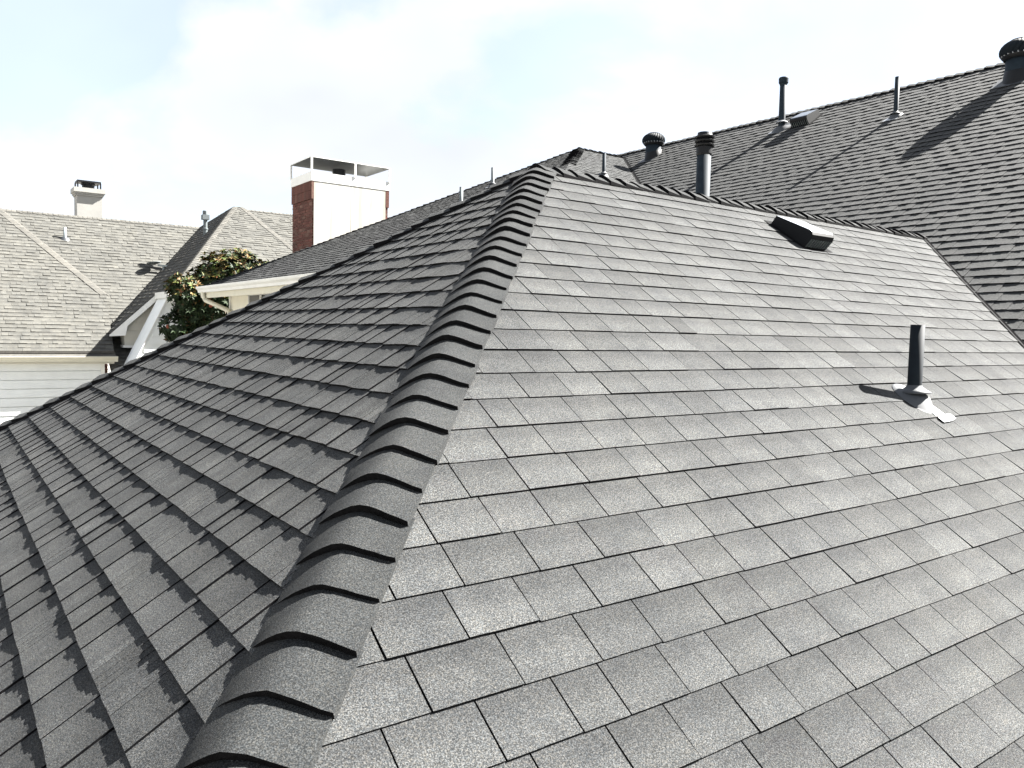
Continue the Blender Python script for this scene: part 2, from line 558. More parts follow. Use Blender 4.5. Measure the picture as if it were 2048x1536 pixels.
# right (sunlit) slope of the near wing: z = MM*y - 11.826
cA, sA = math.cos(A8), math.sin(A8)
slR = Slope((0, 0, -11.826), (1, 0, 0), MM)
def Rpt(x, y):
    return slR.us(x, y, MM * y - 11.826)
hipc = 6.69
polyR = [Rpt(-5.0, 1.0), Rpt(1.0 + 28.0, 1.0), Rpt(YR + 28.0, YR + 0.05), Rpt(AX, YR + 0.05), Rpt(1.0 - hipc, 1.0)]
polyR = polyR[1:]
shingle_slope(house, 'roof_slope', slR, polyR, 11, singles=300, s_off=0.40, strips=(1, 3), drop=0.0, th=0.042, th_var=(0.65, 1.4), jitter=0.007, tone_var=0.08, strip_tone=0.035, wmin=1.25, wmax=1.72, narrow=0.05, gap=0.032, label='sunlit side slope of the near wing')

# left (shaded) hip-end slope of the near wing: z = MM*x - 7.367
slL = Slope((0, 0, -7.367), (0, -1, 0), MM)
def Lpt(x, y):
    return slL.us(x, y, MM * x - 7.367)
polyL = [Lpt(-2.5, 51.35 + 2.5), Lpt(-2.5, -2.5 + hipc), Lpt(AX, YR), ]
shingle_slope(house, 'roof_slope', slL, polyL, 23, singles=300, s_off=0.45, gap=0.010, wmin=0.92, wmax=1.42, th=0.060, drop=0.036, th_var=(0.92, 1.08), tone_var=0.06, strip_tone=0.07, jitter=0.005, label='hip-end slope of the near wing, lit at a low angle')

# back slope of the near wing
slN = Slope((0, 2 * YR, -11.826), (-1, 0, 0), MM)
def Npt(x, y):
    return slN.us(x, y, MM * (2 * YR - y) - 11.826)
polyN = [Npt(57.0 - 1.0 + (YR - 53.0) + 0.0, 53.0), Npt(AX - (53.0 - YR), 53.0), Npt(AX, YR - 0.02), Npt(57.0, YR - 0.02)]
polyN = [Npt(40, 53.0), Npt(AX - (53.0 - YR), 53.0), Npt(AX, YR), Npt(57.0, YR)]
shingle_slope(house, 'roof_slope', slN, polyN, 31, strips=(1, 2), label='rear slope of the near wing')

# main roof behind: z = MM*x - 30.526, ridge at x = 88.3
XB = 88.3
slB = Slope((0, 0, -30.526), (0, -1, 0), MM)
def Bpt(x, y):
    return slB.us(x, y, MM * x - 30.526)
def wing1_z(x, y):
    return min(MM * y - 11.826, MM * (2 * YR - y) - 11.826, MM * x - 7.367)
def wing2_z(x, y):
    return min(0.5 * y - 18.19, -0.5 * y + 72.81, 0.5 * x - 11.56)
keepB = lambda q: q.z > max(wing1_z(q.x, q.y), wing2_z(q.x, q.y)) - 0.6
polyB = [Bpt(30, 112), Bpt(30, -2), Bpt(XB, -2), Bpt(XB, 112)]
shingle_slope(house, 'roof_slope', slB, polyB, 47, singles=0, strips=(2, 4), s_off=0.3, keep=keepB, th=0.070, drop=0.030, th_var=(0.85, 1.15), gap=0.003, jitter=0.005, tone_var=0.035, strip_tone=0.02, label='tall main roof slope carrying vents, facing the near wing')

# second hipped wing further back, 6 in 12 pitch
A2X, A2Y, A2Z = 77.74, 91.0, 27.31
slL2 = Slope((0, 0, -11.56), (0, -1, 0), 0.5)
def L2pt(x, y):
    return slL2.us(x, y, 0.5 * x - 11.56)
XE2 = 35.0
tt = A2X - XE2
polyL2 = [L2pt(XE2, A2Y + tt), L2pt(XE2, A2Y - tt), L2pt(A2X, A2Y)]
keepL2 = lambda q: q.z > wing1_z(q.x, q.y) - 0.6
shingle_slope(house, 'roof_slope', slL2, polyL2, 53, strips=(2, 3), keep=keepL2, th=0.075, drop=0.035, th_var=(0.85, 1.15), gap=0.003, jitter=0.005, tone_var=0.035, strip_tone=0.02, label='hip-end slope of the rear wing above the white gutter')
slR2 = Slope((0, 0, -18.19), (1, 0, 0), 0.5)
def R2pt(x, y):
    return slR2.us(x, y, 0.5 * y - 18.19)
polyR2 = [R2pt(A2X - 30, A2Y - 30), R2pt(70, A2Y - 30), R2pt(86.75, A2Y), R2pt(A2X, A2Y)]
shingle_slope(house, 'roof_slope', slR2, polyR2, 59, strips=(2, 3), th=0.05, drop=0.03, gap=0.006, tone_var=0.05, label='sunlit side slope of the rear wing')
slN2 = Slope((0, 0, 72.81), (-1, 0, 0), 0.5)
slN2.O = Vector((0, 145.62, 0))
def N2pt(x, y):
    return slN2.us(x, y, -0.5 * y + 72.81)
polyN2 = [N2pt(95, A2Y + tt), N2pt(XE2, A2Y + tt), N2pt(A2X, A2Y), N2pt(95, A2Y)]
shingle_slope(house, 'roof_slope', slN2, polyN2, 61, strips=(1, 2), label='far slope of the rear wing')
# far side of the main roof
bk = MB()
bk.prism([V(XB, -2, 28.34), V(XB, 112, 28.34), V(XB + 40, 112, 1.7), V(XB + 40, -2, 1.7)], Vector((0, 0, -0.05)))
bk.build('roof_slope', ('shingle',), house)

# hip and ridge caps
hipD = Vector((1, 1, MM)).normalized()
apex = Vector((AX, YR, ZR))
def perp_down(N, D, side):
    v = N.cross(D).normalized()
    if v.z > 0:
        v = -v
    return v
pL, pR = perp_down(slL.N, hipD, 0), perp_down(slR.N, hipD, 0)
n1 = 40
cap_run(house, 'hip_ridge', apex - hipD * (n1 * 1.0 + 0.38), hipD, pL, pR, n1, 71, flat=(0.93, 0.25), eps=0.24, flare=0.075)
hip2D = Vector((1, -1, MM)).normalized()
pN, pL2_ = perp_down(slN.N, hip2D, 0), perp_down(slL.N, hip2D, 0)
n2 = 34
cap_run(house, 'hip_ridge', apex - hip2D * (n2 * 1.0 + 0.35), hip2D, pN, pL2_, n2, 73, side_shade=True, hf=0.2, hb=0.03, step=1.0)
rD = Vector((1, 0, 0))
nr = 35
cap_run(house, 'main_ridge', apex + rD * -0.1, rD, perp_down(slR.N, rD, 0), perp_down(slN.N, rD, 0), nr, 79, side_shade=True, hf=0.19, hb=0.03, front=0.14, w=0.88)
# rear wing hips and ridge
h1 = Vector((1, 1, 0.5)).normalized()
ap2 = Vector((A2X, A2Y, A2Z))
cap_run(house, 'hip_ridge', ap2 - h1 * 16, h1, perp_down(slL2.N, h1, 0), perp_down(slR2.N, h1, 0), 16, 83, hf=0.2, hb=0.06, front=0.11, singles=False, cols=6)
h2 = Vector((1, -1, 0.5)).normalized()
cap_run(house, 'hip_ridge', ap2 - h2 * 64.0, h2, perp_down(slN2.N, h2, 0), perp_down(slL2.N, h2, 0), 64, 89, hf=0.2, hb=0.04, singles=False, cols=6, side_shade=True)
cap_run(house, 'main_ridge', ap2, rD, perp_down(slR2.N, rD, 0), perp_down(slN2.N, rD, 0), 9, 97, hf=0.26, hb=0.04, singles=False, cols=6, side_shade=True)
cap_run(house, 'main_ridge', Vector((XB, 110, 28.34)), Vector((0, -1, 0)), Vector((cA, 0, -sA)), Vector((-cA, 0, -sA)), 112, 101, hf=0.22, hb=0.04, singles=False, cols=6, side_shade=True)

# valleys
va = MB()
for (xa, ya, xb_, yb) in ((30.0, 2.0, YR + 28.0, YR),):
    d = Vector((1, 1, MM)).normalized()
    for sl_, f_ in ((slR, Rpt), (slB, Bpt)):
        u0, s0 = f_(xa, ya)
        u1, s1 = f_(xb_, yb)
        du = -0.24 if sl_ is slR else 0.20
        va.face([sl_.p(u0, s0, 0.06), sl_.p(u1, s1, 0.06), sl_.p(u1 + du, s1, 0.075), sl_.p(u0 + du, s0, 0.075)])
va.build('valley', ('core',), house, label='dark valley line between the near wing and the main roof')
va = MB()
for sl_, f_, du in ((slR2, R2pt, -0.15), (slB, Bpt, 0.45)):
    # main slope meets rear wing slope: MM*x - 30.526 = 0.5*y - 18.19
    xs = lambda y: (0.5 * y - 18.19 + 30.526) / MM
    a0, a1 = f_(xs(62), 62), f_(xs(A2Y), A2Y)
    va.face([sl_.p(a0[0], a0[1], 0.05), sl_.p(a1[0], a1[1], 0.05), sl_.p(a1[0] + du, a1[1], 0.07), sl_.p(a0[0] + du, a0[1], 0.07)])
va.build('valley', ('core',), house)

# walls under the roofs
def wall_box(name, x0, x1, y0, y1, ztop, mat, parent):
    m = MB()
    m.box((x0 * E, y0 * E, 0.0), (x1 * E, y1 * E, ztop * E + ZC), 0)
    return m.build(name, (mat,), parent)
wall_box('wall', 4, 90, 7.5, 50.5, -9.0, 'cream_siding', house)
wall_box('wall', 62, 126, 0, 110, 2.0, 'cream_siding', house)

# rear wing wall seen below the white gutter
XW = XE2 + 3.4
ZE2 = 0.5 * XE2 - 11.56
YC2 = A2Y + tt
wall_box('wall', XW + 0.2, 90, A2Y - tt + 3.4, YC2 - 3.4, ZE2 - 0.9, 'cream_siding', house)
sd = bpy.data.objects['house']
sw = MB()
sw.face([V(XW + 0.15, YC2 - 3.4, -6), V(XW + 0.15, 96, -6), V(XW + 0.15, 96, ZE2 - 0.9), V(XW + 0.15, YC2 - 3.4, ZE2 - 0.9)])
swo = sw.build('siding_wall', ('cream_siding',), house, label='cream lap siding of the rear wing')
for k in range(12):
    z0 = -6 + k * 1.05
    if z0 > ZE2 - 1.0:
        break
    z1 = min(z0 + 1.09, ZE2 - 0.9)
    bd = MB()
    yA, yB = YC2 - 3.4, 96
    poly = [V(XW + 0.14, yA, z0), V(XW + 0.14, yA, z1), V(XW + 0.08, yA, z1), V(XW, yA, z0)]
    bd.prism(poly, Vector((0, (yB - yA) * E, 0)))
    bd.build('siding_board', ('cream_siding',), swo)
cb = MB()
cb.box((XW * E - 0.02, (YC2 - 3.9) * E, 0), ((XW + 0.6) * E, (YC2 - 3.36) * E, (ZE2 - 0.92) * E + ZC))
cb.build('corner_board', ('white_paint',), house)
# soffit, fascia, gutter
so = MB()
so.prism([V(XE2 + 0.15, YC2, ZE2 - 0.9), V(XE2 + 0.15, 50, ZE2 - 0.9), V(XW + 1, 50, ZE2 - 0.9), V(XW + 1, YC2, ZE2 - 0.9)], Vector((0, 0, 0.03)))
so.build('soffit', ('soffit',), house)
so = MB()
so.box(((XE2 + 0.1) * E, 50 * E, (ZE2 - 1.75) * E + ZC), ((XE2 + 0.3) * E, YC2 * E, (ZE2 - 0.12) * E + ZC))
so.build('fascia', ('cream_paint',), house)
so = MB()
so.box((XE2 * E, (YC2 - 0.1) * E, (ZE2 - 1.0) * E + ZC), (95 * E, (YC2 + 0.1) * E, (ZE2 - 0.1) * E + ZC))
so.build('fascia', ('cream_paint',), house)
def gutter(parent, x, y0, y1, z, mat, axis='y', out=-1, h=0.95, w=0.85):
    """K-style gutter trough: profile swept along y (axis 'y', mouth facing -x) or along x (axis 'x', mouth facing -y)"""
    pr = [(0, 0), (0, -h), (-0.55 * w, -h), (-0.62 * w, -h * 0.62), (-0.92 * w, -h * 0.34), (-w, -h * 0.1), (-w, 0.02), (-0.9 * w, 0.02), (-0.9 * w, -h * 0.12), (-0.5 * w, -h * 0.55), (-0.08 * w, -h * 0.9), (-0.06 * w, 0)]
    m = MB()
    def P(a, b, t):
        return V(x + a, t, z + b) if axis == 'y' else V(t, x + a, z + b)
    rows = [[P(a, b, y0) for a, b in pr], [P(a, b, y1) for a, b in pr]]
    m.grid(rows, closed=True)
    outl = pr[:7] + [(0, 0.02)]
    m.face([P(a, b, y0) for a, b in outl])
    m.face([P(a, b, y1) for a, b in outl[::-1]])
    return m.build('gutter', (mat,), parent, label='white metal eaves gutter')
gt = gutter(house, XE2 + 0.05, YC2 + 0.9, 50, ZE2 + 0.05, 'white_paint')
# downspout
def tube(m, pts, r, n=10, mi=0):
    rows = []
    for i, p in enumerate(pts):
        d = (pts[min(i + 1, len(pts) - 1)] - pts[max(i - 1, 0)]).normalized()
        t = Vector((0, 0, 1)) if abs(d.z) < 0.9 else Vector((1, 0, 0))
        a = d.cross(t).normalized()
        b = d.cross(a)
        rr = r[i] if isinstance(r, (list, tuple)) else r
        rows.append([p + (a * math.cos(2 * math.pi * k / n) + b * math.sin(2 * math.pi * k / n)) * rr for k in range(n)])
    m.grid(rows, mi, closed=True)
    m.face(rows[0][::-1], mi)
    m.face(rows[-1], mi)
ds = MB()
yd = YC2 - 2.6
tube(ds, [V(XE2 - 0.35, yd + 0.9, ZE2 - 0.8), V(XE2 - 0.3, yd + 0.9, ZE2 - 1.5), V(XE2 - 0.05, yd + 0.6, ZE2 - 2.1), V(XE2 + 1.6, yd - 0.9, ZE2 - 3.0), V(XW - 0.5, yd - 1.9, ZE2 - 3.7), V(XW - 0.35, yd - 2.0, ZE2 - 4.4), V(XW - 0.35, yd - 2.0, -27.5)], 0.36 * E)
ds.build('downspout', ('cream_paint',), house, smooth=True)
# window
wy0, wy1 = 119.9, 110.9
wf = MB()
for (ya, yb, za, zb) in ((wy0 + 0.35, wy0, 0.2, 4.75), (wy1, wy1 - 0.35, 0.2, 4.75), (wy0 + 0.35, wy1 - 0.35, 4.45, 4.85), (114.9, 114.4, 0.2, 4.5), (wy0, wy1, -0.15, 0.2)):
    wf.box(((XW - 0.3) * E, min(ya, yb) * E, za * E + ZC), ((XW + 0.1) * E, max(ya, yb) * E, zb * E + ZC))
win = wf.build('window', ('white_paint',), house, label='double window under the white gutter')
for (ya, yb, mt) in ((wy0, 114.9, 'screen'), (114.4, wy1, 'glass')):
    p = MB()
    p.box(((XW - 0.12) * E, yb * E, 0.2 * E + ZC), ((XW - 0.05) * E, ya * E, 4.45 * E + ZC))
    p.build('pane', (mt,), win)

# ------------------------------------------------------------------ big chimney on the rear wing
CX0, CX1, CY0, CY1 = 48.9, 62.0, 122.0, 130.4
CZB, CZT = 4.0, 23.15
ch = MB()
ch.box((CX0 * E, CY0 * E, CZB * E + ZC), (CX1 * E, CY1 * E, CZT * E + ZC))
chim = ch.build('chimney', ('mortar',), house, label='tall chimney with red brick ends, a cream stucco face and an open metal cap')
xm = (CX0 + CX1) / 2 - 0.1
for xa, xb_ in ((CX0 + 0.12, xm - 0.03), (xm + 0.03, CX1 - 0.35)):      # two stucco panels with a seam between
    st = MB()
    st.box((xa * E, (CY0 - 0.24) * E, CZB * E + ZC), (xb_ * E, (CY0 + 0.1) * E, (CZT - 0.02) * E + ZC))
    st.build('stucco_panel', ('stucco',), chim)
rb = random.Random(5)
bm_ = MB()
bh, bl_ = 0.42, 1.28
def brick_tint():
    k = rb.random()
    s = rb.uniform(0.75, 1.3)
    return (s * (1.15 if k > 0.8 else 1), s * (1.5 if k > 0.85 else 1), s * (1.5 if k > 0.85 else 1))
nz = int((CZT - 2.4 - CZB) / (bh + 0.06))
for r_ in range(nz):
    z0 = CZB + r_ * (bh + 0.06)
    y = CY0 - 0.02 - (0.65 if r_ % 2 else 0)
    while y < CY1:
        ya, yb = max(y, CY0 - 0.08), min(y + bl_, CY1 + 0.04)
        if yb - ya > 0.15:
            dd = rb.uniform(0, 0.05)
            bm_.box(((CX0 - 0.10 - dd) * E, ya * E, z0 * E + ZC), ((CX0 + 0.1) * E, yb * E, (z0 + bh) * E + ZC), tint=brick_tint())
            bm_.box(((CX1 - 0.1) * E, ya * E, z0 * E + ZC), ((CX1 + 0.10 + dd) * E, yb * E, (z0 + bh) * E + ZC), tint=brick_tint())
        y += bl_ + 0.06
    # corner returns on the stucco side
    for xa, xb_ in ((CX0 - 0.1, CX0 + 0.1 + 0.0), (CX1 - 0.42, CX1 + 0.1)):
        bm_.box((xa * E, (CY0 - 0.16) * E, z0 * E + ZC), (xb_ * E, (CY0 + 0.05) * E, (z0 + bh) * E + ZC), tint=brick_tint())
zc0 = CZB + nz * (bh + 0.06)
y = CY0 - 0.15
while y < CY1:                       # soldier course corbelled out at the top
    for xa, xb_ in ((CX0 - 0.28, CX0 + 0.1), (CX1 - 0.1, CX1 + 0.28)):
        bm_.box((xa * E, y * E, zc0 * E + ZC), (xb_ * E, min(y + 0.44, CY1 + 0.15) * E, (zc0 + 1.35) * E + ZC), tint=brick_tint())
        bm_.box((xa * E, y * E, (zc0 + 1.40) * E + ZC), (xb_ * E, min(y + 0.44, CY1 + 0.15) * E, (CZT - 0.02) * E + ZC), tint=brick_tint())
    y += 0.5
for xa, xb_ in ((CX0 - 0.28, CX0 + 0.12), (CX1 - 0.34, CX1 + 0.28)):
    bm_.box((xa * E, (CY0 - 0.26) * E, zc0 * E + ZC), (xb_ * E, (CY0 + 0.05) * E, (CZT - 0.02) * E + ZC), tint=brick_tint())
bm_.build('bricks', ('brick',), chim, kind='stuff')
sk = MB()                            # white metal skirt
for a, b in (((CX0 - 0.35, CY0 - 0.30), (CX1 + 0.4, CY0 - 0.17)), ((CX0 - 0.35, CY1 + 0.25), (CX1 + 0.4, CY1 + 0.35)), ((CX0 - 0.35, CY0 - 0.25), (CX0 - 0.25, CY1 + 0.25)), ((CX1 + 0.3, CY0 - 0.25), (CX1 + 0.4, CY1 + 0.25))):
    sk.box((a[0] * E, a[1] * E, CZT * E + ZC), (b[0] * E, b[1] * E, (CZT + 1.45) * E + ZC))
sk.box(((CX0 - 0.25) * E, (CY0 - 0.25) * E, (CZT + 1.2) * E + ZC), ((CX1 + 0.3) * E, (CY1 + 0.25) * E, (CZT + 1.35) * E + ZC))
sk.build('metal_skirt', ('white_paint',), chim)
hd = CZT + 3.65
lid = MB()                           # low hipped lid, open all round
c4 = [(CX0 - 0.4, CY0 - 0.4), (CX1 + 0.45, CY0 - 0.4), (CX1 + 0.45, CY1 + 0.4), (CX0 - 0.4, CY1 + 0.4)]
top2 = [(CX0 + 3.5, (CY0 + CY1) / 2), (CX1 - 3.5, (CY0 + CY1) / 2)]
lo4 = [V(x, y, hd) for x, y in c4]
hi4 = [V(x, y, hd + 0.16) for x, y in c4]
t2 = [V(x, y, hd + 1.1) for x, y in top2]
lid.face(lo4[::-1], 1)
for i in range(4):
    lid.face([lo4[i], lo4[(i + 1) % 4], hi4[(i + 1) % 4], hi4[i]], 0)
lid.face([hi4[0], hi4[1], t2[1], t2[0]], 0)
lid.face([hi4[1], hi4[2], t2[1]], 0)
lid.face([hi4[2], hi4[3], t2[0], t2[1]], 0)
lid.face([hi4[3], hi4[0], t2[0]], 0)
lid.build('chimney_cap', ('white_paint', 'lid_underside'), chim)
for (x, y) in ((CX0 - 0.3, CY0 - 0.3), (CX1 + 0.3, CY0 - 0.3), (CX0 - 0.3, CY1 + 0.3), (CX1 + 0.3, CY1 + 0.3), ((CX0 + CX1) / 2 + 0.6, CY0 - 0.3), ((CX0 + CX1) / 2 + 0.6, CY1 + 0.3)):
    p = MB()
    p.box(((x - 0.14) * E, (y - 0.14) * E, (CZT + 1.3) * E + ZC), ((x + 0.14) * E, (y + 0.14) * E, (hd + 0.02) * E + ZC))
    p.build('cap_post', ('white_paint',), chim)
fl = MB()
fl.lathe([(1.05 * E, 0), (1.05 * E, 1.5 * E), (0.9 * E, 1.55 * E)], V(CX0 + 5.6, CY0 + 2.6, CZT + 1.35), n=16, cap1=True)
fl.build('flue', ('black_metal',), chim, smooth=False)

# ------------------------------------------------------------------ vents and pipes on the near house
UP = Vector((0, 0, 1))
def vent_pipe(base, sl, r, h, label, group, mat='slate_paint', boot=True, collar='cone', plate=None, cap=None):
    """upright plumbing pipe with a boot; base in exposure units on slope sl"""
    c = V(*base)
    t = empty('vent_pipe', c, label, 'vent pipe', group)
    p = MB()
    p.lathe([(r * E, -0.3 * E), (r * E, h * E), (r * 0.82 * E, h * E), (r * 0.82 * E, (h - 0.6) * E)], c, n=24)
    o = p.build('pipe', (mat,), t, origin=c, smooth=True)
    if cap == 'coupling':
        k = MB()
        k.lathe([(r * 1.02 * E, (h - 0.95) * E), (r * 1.12 * E, (h - 0.8) * E), (r * 1.42 * E, (h - 0.62) * E), (r * 1.45 * E, (h - 0.1) * E), (r * 1.3 * E, h * E), (r * 1.05 * E, (h + 0.02) * E)], c, n=24, cap1=True)
        k.build('cap', (mat,), t, origin=c)
    if cap == 'storm':
        for i, (dz, rr) in enumerate(((-1.15, 1.12), )):
            k = MB()
            k.lathe([(r * 1.05 * E, (h - 1.5) * E), (r * 1.12 * E, (h - 1.4) * E), (r * 1.12 * E, (h - 0.95) * E), (r * 1.05 * E, (h - 0.85) * E)], c, n=24)
            k.build('band', ('black_metal',), t, origin=c)
        for i in range(3):
            k = MB()
            z = h - 0.85 + i * 0.27
            k.lathe([(r * 1.0 * E, (z - 0.02) * E), (r * 1.36 * E, (z - 0.05) * E), (r * 1.42 * E, (z + 0.05) * E), (r * 1.1 * E, (z + 0.12) * E), (r * 1.0 * E, (z + 0.24) * E)], c, n=24, cap1=(i == 2))
            k.build('ring', ('black_metal',), t, origin=c)
    if boot:
        b = MB()
        N = sl.N
        # skirt following the roof, narrowing to the pipe
        rows = []
        for (rr, hh, tilt) in ((r * 3.0, 0.04, 1.0), (r * 2.75, 0.09, 1.0), (r * 2.2, 0.26, 0.6), (r * 1.2, 0.34, 0.15)):
            row = []
            for k in range(24):
                a = 2 * math.pi * k / 24
                dx, dy = math.cos(a) * rr, math.sin(a) * rr
                zr = -(N.x * dx + N.y * dy) / N.z * tilt
                row.append(c + Vector((dx * E, dy * E, (zr + hh) * E)))
            rows.append(row)
        b.grid(rows, closed=True)
        b.build('boot', ('lead_grey',), t, origin=c, smooth=True)
        if collar == 'cone':
            k = MB()
            k.lathe([(r * 2.3 * E, 0.25 * E), (r * 2.35 * E, 0.29 * E), (r * 1.6 * E, 0.38 * E), (r * 1.12 * E, 0.48 * E), (r * 1.02 * E, 0.54 * E)], c, n=24)
            k.build('collar', ('lead_grey',), t, origin=c, smooth=True)
        elif collar == 'ring':
            k = MB()
            k.lathe([(r * 1.05 * E, 0.7 * E), (r * 1.75 * E, 0.72 * E), (r * 1.7 * E, 0.82 * E), (r * 1.05 * E, 0.95 * E)], c, n=24)
            k.build('collar', ('bright_metal',), t, origin=c)
    if plate:
        for n_, pts in enumerate(plate):
            k = MB()
            u0, s0 = sl.us(*base)
            k.prism([sl.p(u0 + a, s0 + b_, 0.055 + 0.02 * n_) for a, b_ in pts], sl.N * (0.012 * E))
            k.build('flashing', ('bright_metal',), t)
    return t

GP = 'vent pipes on the charcoal roof'
vent_pipe((28.72, 14.52, MM * 14.52 - 11.826), slR, 0.245, 2.72, 'short dark vent pipe with grey boot on the sunlit near slope', GP, mat='navy_paint', plate=[[(-0.05, -1.0), (0.62, -1.02), (0.55, -0.1), (-0.05, -0.1)], [(-0.12, -1.36), (0.5, -1.33), (0.98, -1.22), (0.95, -0.98), (0.1, -1.0), (-0.1, -1.1)]])
vent_pipe((83.9, 60.4, MM * 83.9 - 30.526), slB, 0.40, 6.1, 'tall grey capped flue pipe beside the box vent on the main roof', GP, boot=True, collar='ring', cap='coupling', plate=[[(-1.3, -1.1), (0.5, -1.1), (0.5, 0.2), (-1.0, 0.0)]])
vent_pipe((80.15, 44.05, MM * 80.15 - 30.526), slB, 0.235, 4.0, 'thin grey vent pipe with pale boot, right of the box vent on the main roof', GP, plate=[[(-1.0, -0.9), (0.5, -0.9), (0.5, 0.2), (-0.8, -0.2)]])
zt = MM * (2 * YR - 36.0) - 11.826
vent_pipe((41.73, 36.0, zt), slN, 0.47, 13.5 - zt, 'thick blue-grey flue pipe with ringed storm cap behind the near ridge', GP, cap='storm', collar='ring')
vent_pipe((69.9, 76.8, 0.5 * 76.8 - 18.19), slR2, 0.24, 2.9, 'slim vent pipe standing left of the small turbine vent, behind the near ridge', GP)
vent_pipe((63.9, 93.3, 0.5 * 63.9 - 11.56), slL2, 0.235, 2.55, 'slim grey vent pipe with boot near the top of the rear hip slope', GP, mat='zinc', plate=[[(-0.9, -0.8), (0.6, -0.8), (0.6, 0.2), (-0.8, 0.0)]])
vent_pipe((55.66, 88.44, 0.5 * 55.66 - 11.56), slL2, 0.235, 2.3, 'slim grey vent pipe lower down the rear hip slope, half hidden by caps', GP, mat='zinc')

def turbine(base, sl, r, label):
    """spinning attic ventilator: slanted base, collar, globe of curved vanes, top plate"""
    c = V(*base)
    t = empty('turbine_vent', c, label, 'roof vent', 'turbine vents on the main roof')
    hb = 2.3 * r
    b = MB()
    N = sl.N
    rows = []
    for (rr, hh, tilt) in ((1.0, -0.1, 1.0), (0.96, 0.10, 1.0), (0.90, 0.62, 0.5), (0.86, 0.66, 0.5)):
        row = []
        for k in range(28):
            a = 2 * math.pi * k / 28
            dx, dy = math.cos(a) * rr * r, math.sin(a) * rr * r
            zr = -(N.x * dx + N.y * dy) / N.z * tilt
            row.append(c + Vector((dx * E, dy * E, (zr + hh * r) * E)))
        rows.append(row)
    b.grid(rows, closed=True)
    b.build('base', ('black_metal',), t, origin=c, smooth=True)
    k = MB()
    k.lathe([(0.86 * r * E, 0.3 * r * E), (0.86 * r * E, 1.3 * r * E), (0.80 * r * E, 1.31 * r * E)], c, n=28)
    k.build('collar', ('slate_paint',), t, origin=c, smooth=True)
    k = MB()
    z0 = 1.2 * r
    k.lathe([(0.95 * r * E, z0 * E), (1.10 * r * E, (z0 + 0.18 * r) * E), (1.13 * r * E, (z0 + 0.36 * r) * E), (1.08 * r * E, (z0 + 0.38 * r) * E), (0.9 * r * E, (z0 + 0.2 * r) * E)], c, n=28)
    k.build('lower_ring', ('black_metal',), t, origin=c, smooth=True)
    nv = 22
    z1 = z0 + 0.34 * r
    ht = 1.05 * r
    first = None
    for i in range(nv):
        if first is None:
            m = MB()
            rows = []
            for q in range(7):
                f = q / 6
                ang = f * 0.55
                phi = math.radians(-22 + 84 * f)
                rad = 1.3 * r * math.cos(phi)
                z = z1 - 0.05 * r + ht * (math.sin(phi) + 0.3746) / 1.2575
                row = []
                for e, (da, dr) in enumerate(((0, 0), (0.17, -0.03 * r), (0.30, -0.17 * r))):
                    row.append(c + Vector(((rad + dr) * math.cos(ang + da) * E, (rad + dr) * math.sin(ang + da) * E, z * E)))
                rows.append(row)
            m.grid(rows)
            first = m.build('vane', ('navy_paint',), t, origin=c, smooth=True)
            sm = first
        else:
            o = first.copy()
            scene.collection.objects.link(o)
            o.parent = t
            o.location = first.location
            o.rotation_euler = (0, 0, 2 * math.pi * i / nv)
    k = MB()
    k.lathe([(0.72 * r * E, (z1 + ht * 0.93) * E), (0.6 * r * E, (z1 + ht * 1.0) * E), (0.15 * r * E, (z1 + ht * 1.05) * E)], c, n=24, cap1=True)
    k.build('top_plate', ('black_metal',), t, origin=c, smooth=True)
    k = MB()
    for i in range(22):
        a = 2 * math.pi * i / 22
        q = c + Vector((1.135 * r * E * math.cos(a), 1.135 * r * E * math.sin(a), (z0 + 0.30 * r) * E))
        k.lathe([(0.012, -0.012), (0.012, 0.012)], q, n=6, cap0=True, cap1=True)
    k.build('rivets', ('bright_metal',), t, kind='stuff')
    k = MB()
    u0, s0 = sl.us(*base)
    k.prism([sl.p(u0 - 1.35 * r, s0 - 1.3 * r, 0.06), sl.p(u0 + 0.9 * r, s0 - 1.3 * r, 0.06), sl.p(u0 + 0.9 * r, s0 + 0.2 * r, 0.06), sl.p(u0 - 1.35 * r, s0 + 0.2 * r, 0.06)], sl.N * (0.01 * E))
    k.build('flashing', ('lead_grey',), t)
    return t
turbine((84.2, 82.1, MM * 84.2 - 30.526), slB, 1.28, 'small dark turbine vent left of the thick flue, main roof far end')
turbine((83.4, 34.0, MM * 83.4 - 30.526), slB, 1.36, 'big dark turbine vent on the main roof, cut by the picture edge')

